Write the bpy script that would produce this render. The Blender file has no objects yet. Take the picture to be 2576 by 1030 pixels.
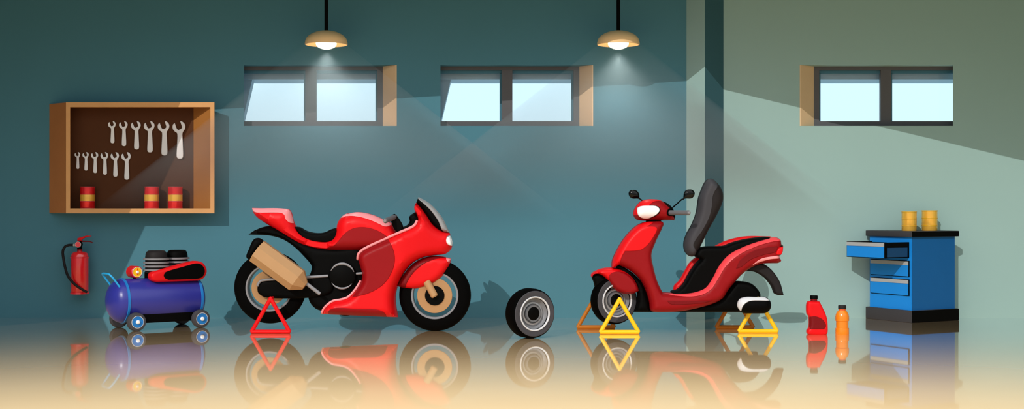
import bpy, bmesh, math, random
import numpy as np
from mathutils import Vector, Matrix
from mathutils.geometry import delaunay_2d_cdt

random.seed(7)
C = bpy.context.scene.collection
scene = bpy.context.scene

# ------------------------------------------------------------------ camera model
W, H = 2576.0, 1030.0
FPX, HOR, CAMH, CAMD = 3352.0, 520.0, 1.086, 13.0     # focal length in pixels, horizon row, eye height, distance to the wall

def X(px, d): return (px - W / 2) * d / FPX
def Zh(py, d): return CAMH - (py - HOR) * d / FPX
def Y(d): return d - CAMD
def pt(px, py, d): return Vector((X(px, d), Y(d), Zh(py, d)))

# ------------------------------------------------------------------ materials
def srgb(h):
    h = h.lstrip('#')
    v = [int(h[i:i + 2], 16) / 255 for i in (0, 2, 4)]
    return tuple(c / 12.92 if c <= .04045 else ((c + .055) / 1.055) ** 2.4 for c in v)

MATS = {}
def mat(name, hexcol, rough=.45, metal=0., spec=.4, coat=0., vary=.05, scale=6., gain=1.):
    if name in MATS: return MATS[name]
    m = bpy.data.materials.new(name); m.use_nodes = True
    nt = m.node_tree; n = nt.nodes; b = n['Principled BSDF']
    c = [min(1, x * gain) for x in srgb(hexcol)]
    tc = n.new('ShaderNodeTexCoord'); no = n.new('ShaderNodeTexNoise')
    no.inputs['Scale'].default_value = scale; no.inputs['Detail'].default_value = 3
    nt.links.new(tc.outputs['Object'], no.inputs['Vector'])
    mx = n.new('ShaderNodeMix'); mx.data_type = 'RGBA'
    mx.inputs['A'].default_value = (*[x * (1 - vary) for x in c], 1)
    mx.inputs['B'].default_value = (*[min(1, x * (1 + vary)) for x in c], 1)
    nt.links.new(no.outputs['Fac'], mx.inputs['Factor'])
    nt.links.new(mx.outputs['Result'], b.inputs['Base Color'])
    b.inputs['Roughness'].default_value = rough
    b.inputs['Metallic'].default_value = metal
    b.inputs['Specular IOR Level'].default_value = spec
    b.inputs['Coat Weight'].default_value = coat
    MATS[name] = m
    return m

def emis(name, hexcol, strength):
    m = bpy.data.materials.new(name); m.use_nodes = True
    b = m.node_tree.nodes['Principled BSDF']
    b.inputs['Base Color'].default_value = (*srgb(hexcol), 1)
    b.inputs['Emission Color'].default_value = (*srgb(hexcol), 1)
    b.inputs['Emission Strength'].default_value = strength
    return m

RED = mat('red_paint', 'DE0C14', .4, spec=.18)
CRIM = mat('crimson_and_shaded_red', '8F0B12', .45, spec=.15)  # also stands in for shaded red on the bikes
DEEP = mat('deep_and_shaded_red', '740A10', .45, spec=.15)  # also the shaded crescent of the motorcycle fender
CORAL = mat('coral_paint', 'F5484F', .4, spec=.3)
PINK = mat('pale_pink_highlight', 'F9969B', .4, spec=.3)  # painted highlights on the bikes
BLACK = mat('black_plastic', '030303', .6, spec=.06)
RUBBER = mat('black_rubber', '030303', .8, spec=.05)
TREAD = mat('tread_rubber', '030303', .8, spec=.03)
SIDEW = mat('sidewall_rubber', '434247', .7, spec=.2)
GRAPH = mat('graphite_vinyl', '3D3C41', .6, spec=.2)
DARKV = mat('dark_vinyl', '231F20', .6, spec=.15)
STEEL = mat('grey_steel', '85858A', .45, spec=.4)
PALE = mat('pale_alloy', 'D4D5DA', .4, spec=.4)
ALLOY = mat('wheel_alloy', '9C9DA2', .35, metal=.35)
MIDAL = mat('mid_alloy', '707176', .4, metal=.2)
SILVER = mat('silver_metal', 'C8C8CC', .3, metal=.5)
TAN = mat('bronze_tan_metal', 'AE855B', .5, spec=.2)
BRASS = mat('brass_tan_alloy', 'B48B60', .5, metal=0)
GOLD = mat('golden_yellow_paint', 'FDB73E', .35, spec=.4)
YEL = mat('yellow_paint', 'FFC617', .4, spec=.3)
AMBER = mat('brown_orange_paint', 'B86C17', .45, spec=.3)
NAVY = mat('navy_paint', '2E3192', .3, spec=.5)
LBLUE = mat('light_blue_paint', '1F78C4', .4, spec=.3)
CYAN = mat('sky_blue_paint', '27A8E8', .4, spec=.3)
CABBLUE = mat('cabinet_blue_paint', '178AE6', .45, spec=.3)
CABDARK = mat('drawer_inner_blue_paint', '113D66', .5, spec=.2)
LGREY = mat('light_grey_plastic', 'AEB0B4', .5)
WOOD = mat('light_brown_wood', 'DDA46B', .55, spec=.2, vary=.08)
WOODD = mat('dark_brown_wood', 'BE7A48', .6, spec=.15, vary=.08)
WOODM = mat('mid_brown_wood', 'AA7038', .55, spec=.15, vary=.08)
BOARD = mat('dark_chocolate_board', '55331F', .65, spec=.1, vary=.08)
WHITE = mat('white_plastic', 'F2F2F5', .35, spec=.4)
LENS = mat('headlight_lens', 'EEEEF3', .15, spec=.6, coat=.5)
ORANGE = mat('orange_plastic', 'F7931E', .35, spec=.4)
ORANGED = mat('dark_orange_plastic', 'DB5A26', .4, spec=.3)
SHADE = mat('cream_enamel', 'F2CB97', .5, spec=.2)
GREYFR = mat('grey_frame_paint', '5B5B5F', .5, spec=.2)
TEALFR = mat('teal_sash_paint', '44758A', .5, spec=.2)
JAMB = mat('tan_reveal_board', 'DDBE98', .6, spec=.15)
PANESH = mat('grey_blue_pane_shade', '8FA6B2', .6, spec=.1)
SMOKE = mat('smoke_grey_screen', '929294', .35, spec=.4)

def wallmat(name, hexcol, gain=1.):
    m = mat(name, hexcol, .75, spec=.1, vary=.03, scale=1.5, gain=gain)
    return m
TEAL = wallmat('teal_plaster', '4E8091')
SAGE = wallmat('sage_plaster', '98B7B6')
PIERSH = wallmat('shaded_teal_plaster', '3A606C')
CEIL = wallmat('unseen_ceiling_plaster', '6A8F96')

# ------------------------------------------------------------------ object helpers
OFF = {}
def link(o, parent):
    C.objects.link(o)
    if parent is not None: o.parent = parent
    return o

def obj(name, bm, m, parent=None, smooth=True, sharp=38):
    off = OFF.get(parent.name, Vector((0, 0, 0))) if parent is not None else Vector((0, 0, 0))
    if off.length: bmesh.ops.translate(bm, verts=bm.verts, vec=-off)
    bmesh.ops.recalc_face_normals(bm, faces=bm.faces)
    if smooth:
        for f in bm.faces: f.smooth = True
        a = math.radians(sharp)
        for e in bm.edges:
            if len(e.link_faces) == 2 and e.calc_face_angle(0) > a: e.smooth = False
    me = bpy.data.meshes.new(name); bm.to_mesh(me); bm.free()
    me.materials.append(m)
    o = bpy.data.objects.new(name, me)
    link(o, parent)
    if parent is not None: OFF[o.name] = off
    return o

def thing(name, label, cat, loc, rotz=0, group=None, local=False):
    """an Empty at the thing's base; with local=True its parts are modelled in its own space"""
    o = bpy.data.objects.new(name, None); o.empty_display_size = .1
    C.objects.link(o); o.location = loc; o.rotation_euler = (0, 0, rotz)
    tag(o, label, cat, group)
    OFF[o.name] = Vector((0, 0, 0)) if local else Vector(loc)
    return o

def tag(o, label, cat, group=None, kind=None):
    o['label'] = label; o['category'] = cat
    if group: o['group'] = group
    if kind: o['kind'] = kind
    return o

def struct(name, bm, m, parent=None, smooth=False):
    o = obj(name, bm, m, parent, smooth=smooth)
    if parent is None: o['kind'] = 'structure'
    return o

def dup(root, loc, label, group=None, scale=None):
    r = root.copy(); C.objects.link(r); r.location = loc; r['label'] = label
    if group: r['group'] = group
    if scale: r.scale = (scale,) * 3
    for ch in list(root.children):
        c = ch.copy(); C.objects.link(c); c.parent = r
        for g in list(ch.children):
            q = g.copy(); C.objects.link(q); q.parent = c
    return r

def lab(o, text): o['label'] = text; return o

# ------------------------------------------------------------------ shape helpers
def box(bm, x0, x1, y0, y1, z0, z1, bevel=0, seg=2):
    r = bmesh.ops.create_cube(bm, size=1)
    M = Matrix.Translation(((x0 + x1) / 2, (y0 + y1) / 2, (z0 + z1) / 2)) @ Matrix.Diagonal((abs(x1 - x0), abs(y1 - y0), abs(z1 - z0), 1))
    bmesh.ops.transform(bm, matrix=M, verts=r['verts'])
    if bevel:
        es = list({e for v in r['verts'] for e in v.link_edges})
        bmesh.ops.bevel(bm, geom=es, offset=bevel, segments=seg, profile=.5, affect='EDGES')
    return bm
def B(*a, **k): return box(bmesh.new(), *a, **k)

def hexa(bm, f, b):
    """solid from a front quad and a back quad (4 points each, same order)"""
    vs = [bm.verts.new(p) for p in list(f) + list(b)]
    bm.faces.new(vs[:4]); bm.faces.new(vs[4:][::-1])
    for i in range(4):
        j = (i + 1) % 4
        bm.faces.new((vs[i], vs[4 + i], vs[4 + j], vs[j]))
    return bm

def basis(d):
    d = Vector(d).normalized()
    a = Vector((0, 0, 1)) if abs(d.z) < .9 else Vector((0, 1, 0))
    u = a.cross(d).normalized()
    return u, d.cross(u).normalized(), d

def tube(bm, pts, r, seg=12, closed=False, cap=True):
    """swept round bar; r is a number or one radius per point"""
    pts = [Vector(p) for p in pts]; n = len(pts)
    rs = r if isinstance(r, (list, tuple)) else [r] * n
    rings = []; prev = None
    for i, p in enumerate(pts):
        if closed: d = (pts[(i + 1) % n] - pts[i - 1])
        else: d = (pts[min(i + 1, n - 1)] - pts[max(i - 1, 0)])
        u, v, d = basis(d)
        if prev is not None:
            u = (prev - d * prev.dot(d)).normalized(); v = d.cross(u).normalized()
        prev = u
        rings.append([bm.verts.new(p + rs[i] * (math.cos(t) * u + math.sin(t) * v)) for t in [2 * math.pi * k / seg for k in range(seg)]])
    m = n if closed else n - 1
    for i in range(m):
        a, b = rings[i], rings[(i + 1) % n]
        for k in range(seg):
            bm.faces.new((a[k], a[(k + 1) % seg], b[(k + 1) % seg], b[k]))
    if not closed and cap:
        for ring, s, i in ((rings[0], -1, 0), (rings[-1], 1, n - 1)):
            d = (pts[1] - pts[0]).normalized() if i == 0 else (pts[-1] - pts[-2]).normalized()
            q = [bm.verts.new(pts[i] + (v.co - pts[i]) * .72 + d * s * rs[i] * .3) for v in ring]
            for k in range(seg): bm.faces.new((ring[k], ring[(k + 1) % seg], q[(k + 1) % seg], q[k]))
            bm.faces.new(q)
    return bm
def T(*a, **k): return tube(bmesh.new(), *a, **k)

def spline(pts, n=8, closed=False):
    """Catmull-Rom through points; a third/last value 1 marks a sharp corner (2-D points)"""
    P = [np.array(p[:2], float) for p in pts]; S = [len(p) > 2 for p in pts]; N = len(P); out = []
    for i in range(N if closed else N - 1):
        p1, p2 = P[i], P[(i + 1) % N]
        p0 = P[i - 1] if (closed or i > 0) and not S[i] else p1
        p3 = P[(i + 2) % N] if (closed or i + 2 < N) and not S[(i + 1) % N] else p2
        a = max(np.linalg.norm(p1 - p0), 1e-6) ** .5; b = max(np.linalg.norm(p2 - p1), 1e-6) ** .5; c = max(np.linalg.norm(p3 - p2), 1e-6) ** .5
        m1 = (p2 - p1) if a < 2e-3 else b * ((p1 - p0) / a - (p2 - p0) / (a + b) + (p2 - p1) / b)
        m2 = (p2 - p1) if c < 2e-3 else b * ((p2 - p1) / b - (p3 - p1) / (b + c) + (p3 - p2) / c)
        for k in range(n):
            t = k / n
            out.append((2 * t**3 - 3 * t**2 + 1) * p1 + (t**3 - 2 * t**2 + t) * m1 + (-2 * t**3 + 3 * t**2) * p2 + (t**3 - t**2) * m2)
    if not closed: out.append(P[-1])
    return [tuple(o) for o in out]

def sp3(pts, n=8):
    """smooth 3-D path"""
    P = [Vector(p) for p in pts]; out = []
    for i in range(len(P) - 1):
        p0 = P[max(i - 1, 0)]; p3 = P[min(i + 2, len(P) - 1)]
        m1 = (P[i + 1] - p0) * .5; m2 = (p3 - P[i]) * .5
        for k in range(n):
            t = k / n
            out.append((2 * t**3 - 3 * t**2 + 1) * P[i] + (t**3 - 2 * t**2 + t) * m1 + (-2 * t**3 + 3 * t**2) * P[i + 1] + (t**3 - t**2) * m2)
    out.append(P[-1]); return out

def resample(poly, step):
    P = np.array(poly); out = []
    for i in range(len(P)):
        a, b = P[i], P[(i + 1) % len(P)]
        L = np.linalg.norm(b - a)
        if L < 1e-6: continue
        k = max(1, int(math.ceil(L / step)))
        for j in range(k): out.append(a + (b - a) * j / k)
    res = []
    for p in out:
        if not res or np.linalg.norm(p - res[-1]) > step * .25: res.append(p)
    while len(res) > 3 and np.linalg.norm(res[-1] - res[0]) < step * .25: res.pop()
    return np.array(res)

def pdist(pts, poly):
    """distance to the outline, and inside test"""
    pts = np.asarray(pts, float).reshape(-1, 2); A = poly; Bq = np.roll(poly, -1, 0)
    d = np.full(len(pts), 1e9); ins = np.zeros(len(pts), bool)
    for a, b in zip(A, Bq):
        ab = b - a; t = np.clip(((pts - a) @ ab) / max(ab @ ab, 1e-12), 0, 1)
        d = np.minimum(d, np.linalg.norm(pts - (a + t[:, None] * ab), axis=1))
        c = ((a[1] > pts[:, 1]) != (b[1] > pts[:, 1]))
        if abs(b[1] - a[1]) > 1e-12:
            ins ^= c & (pts[:, 0] < (b[0] - a[0]) * (pts[:, 1] - a[1]) / (b[1] - a[1]) + a[0])
    return d, ins

def sheet(poly, er, step):
    P = poly; n = len(P)
    tg = np.roll(P, -1, 0) - np.roll(P, 1, 0)
    area = .5 * np.sum(P[:, 0] * np.roll(P[:, 1], -1) - np.roll(P[:, 0], -1) * P[:, 1])
    nr = np.stack([-tg[:, 1], tg[:, 0]], 1); nr /= np.maximum(np.linalg.norm(nr, axis=1), 1e-9)[:, None]
    if area < 0: nr = -nr
    extra = []
    for f in (.08, .25, .55, .95):
        q = P + nr * er * f
        d, ins = pdist(q, P); ok = ins & (d > er * f * .93)
        last = None
        for k in range(n):
            if ok[k] and (last is None or np.linalg.norm(q[k] - last) > step * .3): extra.append(q[k]); last = q[k]
    lo, hi = P.min(0), P.max(0)
    gx = np.arange(lo[0] + step / 2, hi[0], step); gz = np.arange(lo[1] + step / 2, hi[1], step)
    if len(gx) and len(gz):
        G = np.array([(x + (step / 2 if j % 2 else 0), z) for j, z in enumerate(gz) for x in gx])
        d, ins = pdist(G, P); extra += list(G[ins & (d > er * 1.12)])
    V = [Vector(p) for p in P] + [Vector(p) for p in extra]
    vo, eo, fo, *_ = delaunay_2d_cdt(V, [], [list(range(n))], 1, 1e-6)
    return np.array([(v[0], v[1]) for v in vo]), fo

class Puff:
    """rounded solid with a given side outline: half-width hw, rounded over er from the edge"""
    def __init__(s, outline, hw, er, y0, h0=.006, step=.03, flare=None):
        s.poly = resample(outline, step * .55); s.hw, s.er, s.y0, s.h0, s.step, s.flare = hw, er, y0, h0, step, flare
    def h(s, pts):
        pts = np.asarray(pts, float).reshape(-1, 2)
        d, ins = pdist(pts, s.poly); d = np.where(ins, d, 0); t = np.minimum(d / s.er, 1)
        w = s.hw * (s.flare(pts) if s.flare else 1.)
        return s.h0 + (w - s.h0) * np.sqrt(np.maximum(0, 1 - (1 - t) ** 2))
    def bm(s):
        V, F = sheet(s.poly, s.er, s.step); h = s.h(V); bm = bmesh.new()
        a = [bm.verts.new((v[0], s.y0 - k, v[1])) for v, k in zip(V, h)]
        b = [bm.verts.new((v[0], s.y0 + k, v[1])) for v, k in zip(V, h)]
        close(bm, a, b, F); return bm

def close(bm, a, b, F):
    cnt = {}
    for f in F:
        f = list(f)
        try: bm.faces.new([a[i] for i in f]); bm.faces.new([b[i] for i in f[::-1]])
        except ValueError: continue
        for i in range(len(f)):
            e = (f[i], f[(i + 1) % len(f)]); cnt[e] = cnt.get(e, 0) + 1
    for (i, j) in list(cnt):
        if (j, i) not in cnt:
            try: bm.faces.new((a[i], b[i], b[j], a[j]))
            except ValueError: pass
    loose = [v for v in bm.verts if not v.link_faces]
    if loose: bmesh.ops.delete(bm, geom=loose, context='VERTS')

def inlay(base, outline, lift=.006, depth=.012, step=.014, er=.006):
    lift = max(lift, .006)
    """panel that lies on the near side of a Puff and follows its curve"""
    P = resample(outline, step * .5); V, F = sheet(P, er, step)
    d, _ = pdist(V, P); h = base.h(V); up = lift * np.minimum(1, .45 + d / er)
    bm = bmesh.new()
    a = [bm.verts.new((v[0], base.y0 - k - u, v[1])) for v, k, u in zip(V, h, up)]
    b = [bm.verts.new((v[0], base.y0 - k + depth, v[1])) for v, k in zip(V, h)]
    close(bm, a, b, F); return bm

def lathe(bm, prof, c, axis='Z', seg=40, caps=True):
    """prof = [(radius, along)], turned about an axis through c"""
    rings = []
    c = Vector(c)
    for r, t in prof:
        ring = []
        for k in range(seg):
            a = 2 * math.pi * k / seg; u, v = r * math.cos(a), r * math.sin(a)
            p = {'Z': (u, v, t), 'Y': (u, t, v), 'X': (t, u, v)}[axis] if isinstance(axis, str) else None
            if p is None:
                U, V2, D = basis(axis); p = U * u + V2 * v + D * t
            ring.append(bm.verts.new(c + Vector(p)))
        rings.append(ring)
    for a, b in zip(rings, rings[1:]):
        for k in range(seg): bm.faces.new((a[k], a[(k + 1) % seg], b[(k + 1) % seg], b[k]))
    if caps:
        for r in (rings[0], rings[-1]): bm.faces.new(r)
    return bm
def L(*a, **k): return lathe(bmesh.new(), *a, **k)

def ring(bm, c, r0, r1, y0, y1, seg=64, bev=.004):
    """flat annulus about the Y axis"""
    return lathe(bm, [(r0, y0 + bev), (r0 + bev, y0), (r1 - bev, y0), (r1, y0 + bev), (r1, y1 - bev), (r1 - bev, y1), (r0 + bev, y1), (r0, y1 - bev), (r0, y0 + bev)], c, 'Y', seg, caps=False)

def arc(cx, cz, r, a0, a1, y, n=20):
    return [Vector((cx + r * math.cos(math.radians(a0 + (a1 - a0) * k / n)), y, cz + r * math.sin(math.radians(a0 + (a1 - a0) * k / n)))) for k in range(n + 1)]

class Draw:
    """drawing sheet: outline coordinates of one region, laid out at the thing's own distance d"""
    def __init__(s, ox, oy, sc, d): s.ox, s.oy, s.sc, s.d = ox, oy, sc, d
    def xz(s, u, v): return (X(s.ox + u / s.sc, s.d), Zh(s.oy + v / s.sc, s.d))
    def pts(s, P): return [(*s.xz(p[0], p[1]), 1) if len(p) > 2 else s.xz(p[0], p[1]) for p in P]
    def out(s, P, n=7): return spline(s.pts(P), n, True)
    def v3(s, u, v, y=0):
        x, z = s.xz(u, v); return Vector((x, Y(s.d) + y, z))
    def m(s, k): return k / s.sc * s.d / FPX

# ================================================================== SETTING
D0 = CAMD
BOT = -.0
def wall(name, x0, x1, ztop, holes, m):
    """back wall 0.14 thick with window openings; every hole is (front rect, back rect)"""
    bm = bmesh.new(); th = .14
    for y, idx in ((0, 0), (th, 1)):
        xs = sorted({x0, x1, *[h[idx][0] for h in holes], *[h[idx][1] for h in holes]})
        zs = sorted({-.05, ztop, *[h[idx][2] for h in holes], *[h[idx][3] for h in holes]})
        for i in range(len(xs) - 1):
            for j in range(len(zs) - 1):
                cx, cz = (xs[i] + xs[i + 1]) / 2, (zs[j] + zs[j + 1]) / 2
                if any(h[idx][0] < cx < h[idx][1] and h[idx][2] < cz < h[idx][3] for h in holes): continue
                vs = [bm.verts.new((x, y, z)) for x, z in ((xs[i], zs[j]), (xs[i + 1], zs[j]), (xs[i + 1], zs[j + 1]), (xs[i], zs[j + 1]))]
                bm.faces.new(vs if idx == 0 else vs[::-1])
    for f, b in holes:
        A = [(f[0], 0, f[2]), (f[1], 0, f[2]), (f[1], 0, f[3]), (f[0], 0, f[3])]
        Bk = [(b[0], th, b[2]), (b[1], th, b[2]), (b[1], th, b[3]), (b[0], th, b[3])]
        va = [bm.verts.new(p) for p in A]; vb = [bm.verts.new(p) for p in Bk]
        for i in range(4): bm.faces.new((va[i], vb[i], vb[(i + 1) % 4], va[(i + 1) % 4]))
    for q in (((x0, 0, -.05), (x0, th, -.05), (x0, th, ztop), (x0, 0, ztop)), ((x1, 0, -.05), (x1, th, -.05), (x1, th, ztop), (x1, 0, ztop)),
              ((x0, 0, ztop), (x1, 0, ztop), (x1, th, ztop), (x0, th, ztop))):
        bm.faces.new([bm.verts.new(p) for p in q])
    bmesh.ops.remove_doubles(bm, verts=bm.verts, dist=1e-5)
    return struct(name, bm, m)

ZC = 3.3
DW = 13.12                                   # distance of the window frames
def hole(pl, pr, bl, br, pt_=164, pb=317):
    f = (X(pl, D0), X(pr, D0), Zh(pb, D0), Zh(pt_, D0))
    b = (X(bl, DW), X(br, DW), f[2], f[3])
    return f, b
h1 = hole(614, 995, 605, 966); h2 = hole(1108, 1489, 1101, 1461); h3 = hole(2015, 2397, 2045, 2404)
XPL, XPR, XPM = X(1727, D0), X(1820, D0), X(1773, 12.82)
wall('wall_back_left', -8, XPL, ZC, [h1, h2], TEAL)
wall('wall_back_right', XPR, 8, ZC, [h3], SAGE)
bm = bmesh.new()                             # corner pier: left face and right face are two planes meeting in an edge
tri = [(XPL, 0), (XPM, -.18), (XPR, 0), (XPR, .14), (XPL, .14)]
a = [bm.verts.new((x, y, -.05)) for x, y in tri]; b = [bm.verts.new((x, y, ZC)) for x, y in tri]
bm.faces.new(a); bm.faces.new(b)
for i in range(5): bm.faces.new((a[i], a[(i + 1) % 5], b[(i + 1) % 5], b[i]))
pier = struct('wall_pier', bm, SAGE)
pier.data.materials.append(PIERSH)  # shade of the pier's right face put into a darker colour
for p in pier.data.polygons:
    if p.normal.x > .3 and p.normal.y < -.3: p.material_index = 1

# floor: glossy cream screed
fm = bpy.data.materials.new('polished_cream_floor'); fm.use_nodes = True
nt = fm.node_tree; n = nt.nodes; n.remove(n['Principled BSDF'])
out = n['Material Output']
tc = n.new('ShaderNodeTexCoord'); no = n.new('ShaderNodeTexNoise'); no.inputs['Scale'].default_value = 1.3
nt.links.new(tc.outputs['Object'], no.inputs['Vector'])
mx = n.new('ShaderNodeMix'); mx.data_type = 'RGBA'
mx.inputs['A'].default_value = (*[c * .97 for c in srgb('F6CF9C')], 1); mx.inputs['B'].default_value = (*srgb('F8D3A2'), 1)
nt.links.new(no.outputs['Fac'], mx.inputs['Factor'])
df = n.new('ShaderNodeBsdfDiffuse'); gl = n.new('ShaderNodeBsdfGlossy')
gl.inputs['Roughness'].default_value = .03; gl.inputs['Color'].default_value = (.93, .97, 1, 1)
nt.links.new(mx.outputs['Result'], df.inputs['Color'])
lw = n.new('ShaderNodeLayerWeight'); lw.inputs['Blend'].default_value = .5
mr = n.new('ShaderNodeMapRange'); mr.interpolation_type = 'SMOOTHSTEP'
mr.inputs['From Min'].default_value = .836; mr.inputs['From Max'].default_value = .918
mr.inputs['To Min'].default_value = .05; mr.inputs['To Max'].default_value = .95
nt.links.new(lw.outputs['Facing'], mr.inputs['Value'])
ms = n.new('ShaderNodeMixShader')
nt.links.new(mr.outputs['Result'], ms.inputs['Fac']); nt.links.new(df.outputs[0], ms.inputs[1]); nt.links.new(gl.outputs[0], ms.inputs[2])
nt.links.new(ms.outputs[0], out.inputs['Surface'])
struct('floor', B(-8, 8, -16, .14, -.05, 0), fm)

# unseen roof slab; its opening is invented and shaped to cut the slanting light edge
SX, SZ = .45, .60
def onroof(px, py, yw=0):
    d = CAMD + yw; x, z = X(px, d), Zh(py, d); t = (ZC - z) / SZ
    return (x - SX * t, yw - t)
e1 = onroof(260, 797); e2 = onroof(500, 278); e3 = onroof(1773, 168, -.18); e4 = onroof(1822, 226); e5 = onroof(2576, 405)
k = (8.2 - e4[0]) / (e5[0] - e4[0]); e6 = (8.2, e4[1] + (e5[1] - e4[1]) * k)
k = (-8.2 - e2[0]) / (e1[0] - e2[0]); e0 = (-8.2, e2[1] + (e1[1] - e2[1]) * k)
edge = [e0, e2, e3, e4, e6]
bm = bmesh.new()
poly = [(-8.2, .14)] + [Vector(p) for p in edge] + [(8.2, .14)]
a = [bm.verts.new((p[0], p[1], ZC)) for p in poly]; b = [bm.verts.new((p[0], p[1], ZC + .1)) for p in poly]
bm.faces.new(a); bm.faces.new(b)
for i in range(len(poly)): bm.faces.new((a[i], a[(i + 1) % len(poly)], b[(i + 1) % len(poly)], b[i]))
bm.normal_update()
bmesh.ops.triangulate(bm, faces=[f for f in bm.faces if len(f.verts) > 4])
struct('unseen_shaped_ceiling', bm, CEIL)
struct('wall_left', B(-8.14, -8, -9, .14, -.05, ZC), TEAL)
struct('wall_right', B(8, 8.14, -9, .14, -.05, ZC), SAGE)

# windows
gm = bpy.data.materials.new('window_glass'); gm.use_nodes = True
nt = gm.node_tree; n = nt.nodes; n.remove(n['Principled BSDF'])
tr = n.new('ShaderNodeBsdfTransparent'); gs = n.new('ShaderNodeBsdfGlossy'); gs.inputs['Roughness'].default_value = .05
fr = n.new('ShaderNodeFresnel'); fr.inputs['IOR'].default_value = 1.3
ms = n.new('ShaderNodeMixShader'); nt.links.new(fr.outputs[0], ms.inputs['Fac']); nt.links.new(tr.outputs[0], ms.inputs[1]); nt.links.new(gs.outputs[0], ms.inputs[2])
nt.links.new(ms.outputs[0], n['Material Output'].inputs['Surface'])

def window(i, flip, px0, panes, rails, jamb):
    """panes = [(left, right)] glass columns; rails = list of vertical grey members (left, right); jamb = (front px, back px)"""
    d = DW
    zt, zb = Zh(162, d), Zh(320, d)
    x = lambda p: X(p, d)
    bm = bmesh.new()
    allx = [r for q in rails for r in q] + [p for q in panes for p in q]
    xl, xr = x(min(allx)), x(max(allx))
    box(bm, xl, xr, .12, .18, Zh(176.5, d), zt); box(bm, xl, xr, .12, .18, zb, Zh(305, d))
    for l, r in rails: box(bm, x(l), x(r), .121, .179, Zh(306, d), Zh(175.5, d))
    w = obj('window_%d' % i, bm, GREYFR, smooth=False); w['kind'] = 'structure'
    for l, r in panes:
        s = bmesh.new()
        box(s, x(l), x(r), .16, .2, Zh(184, d), Zh(175, d))
        if flip: box(s, x(l), x(l + 5.5), .16, .2, Zh(306, d), Zh(183, d))
        else: box(s, x(r - 5.5), x(r), .16, .2, Zh(306, d), Zh(183, d))
        so = obj('sash', s, TEALFR, w, smooth=False)
        obj('pane', B(x(l), x(r), .205, .211, Zh(308, d), Zh(174, d)), gm, so, smooth=False)
    f, bk = jamb
    s = 1 if not flip else -1
    q = bmesh.new(); t = .012
    A = [(X(f, D0), -.002, Zh(317, D0)), (X(f, D0), -.002, Zh(164, D0))]
    Bk = [(X(bk, D0 + .12), .119, A[0][2]), (X(bk, D0 + .12), .119, A[1][2])]
    sh = lambda p, o: (p[0] + o, p[1], p[2])
    hexa(q, [A[0], A[1], Bk[1], Bk[0]], [sh(A[0], s * t), sh(A[1], s * t), sh(Bk[1], s * t), sh(Bk[0], s * t)])
    obj('reveal_board', q, JAMB, w, smooth=False)
    # added slab and wedge outside, standing in for shade on the panes
    ce = bmesh.new(); de = 13.45
    xx = lambda p: X(p, de)
    box(ce, xx(min(allx) - 20), xx(max(allx) + 20), .25, .7, Zh(204.5, de), Zh(150, de))
    if not flip:
        g = [(xx(min(allx) - 20), .3, Zh(203, de)), (xx(px0 + 28), .3, Zh(203, de)), (xx(px0 + 1), .3, Zh(318, de)), (xx(min(allx) - 20), .3, Zh(318, de))]
        hexa(ce, g, [(p[0], .42, p[2]) for p in g])
    obj('pane_shade', ce, PANESH, w, smooth=False)
    return w
window(1, False, 614, [(607, 768), (795, 949)], [(768, 795), (949, 967)], (995, 963))
window(2, False, 1108, [(1101, 1262), (1289, 1443)], [(1262, 1289), (1443, 1461)], (1489, 1457.5))
window(3, True, 2015, [(2061, 2216), (2242, 2402)], [(2043, 2061), (2216, 2242)], (2015, 2047))

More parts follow.
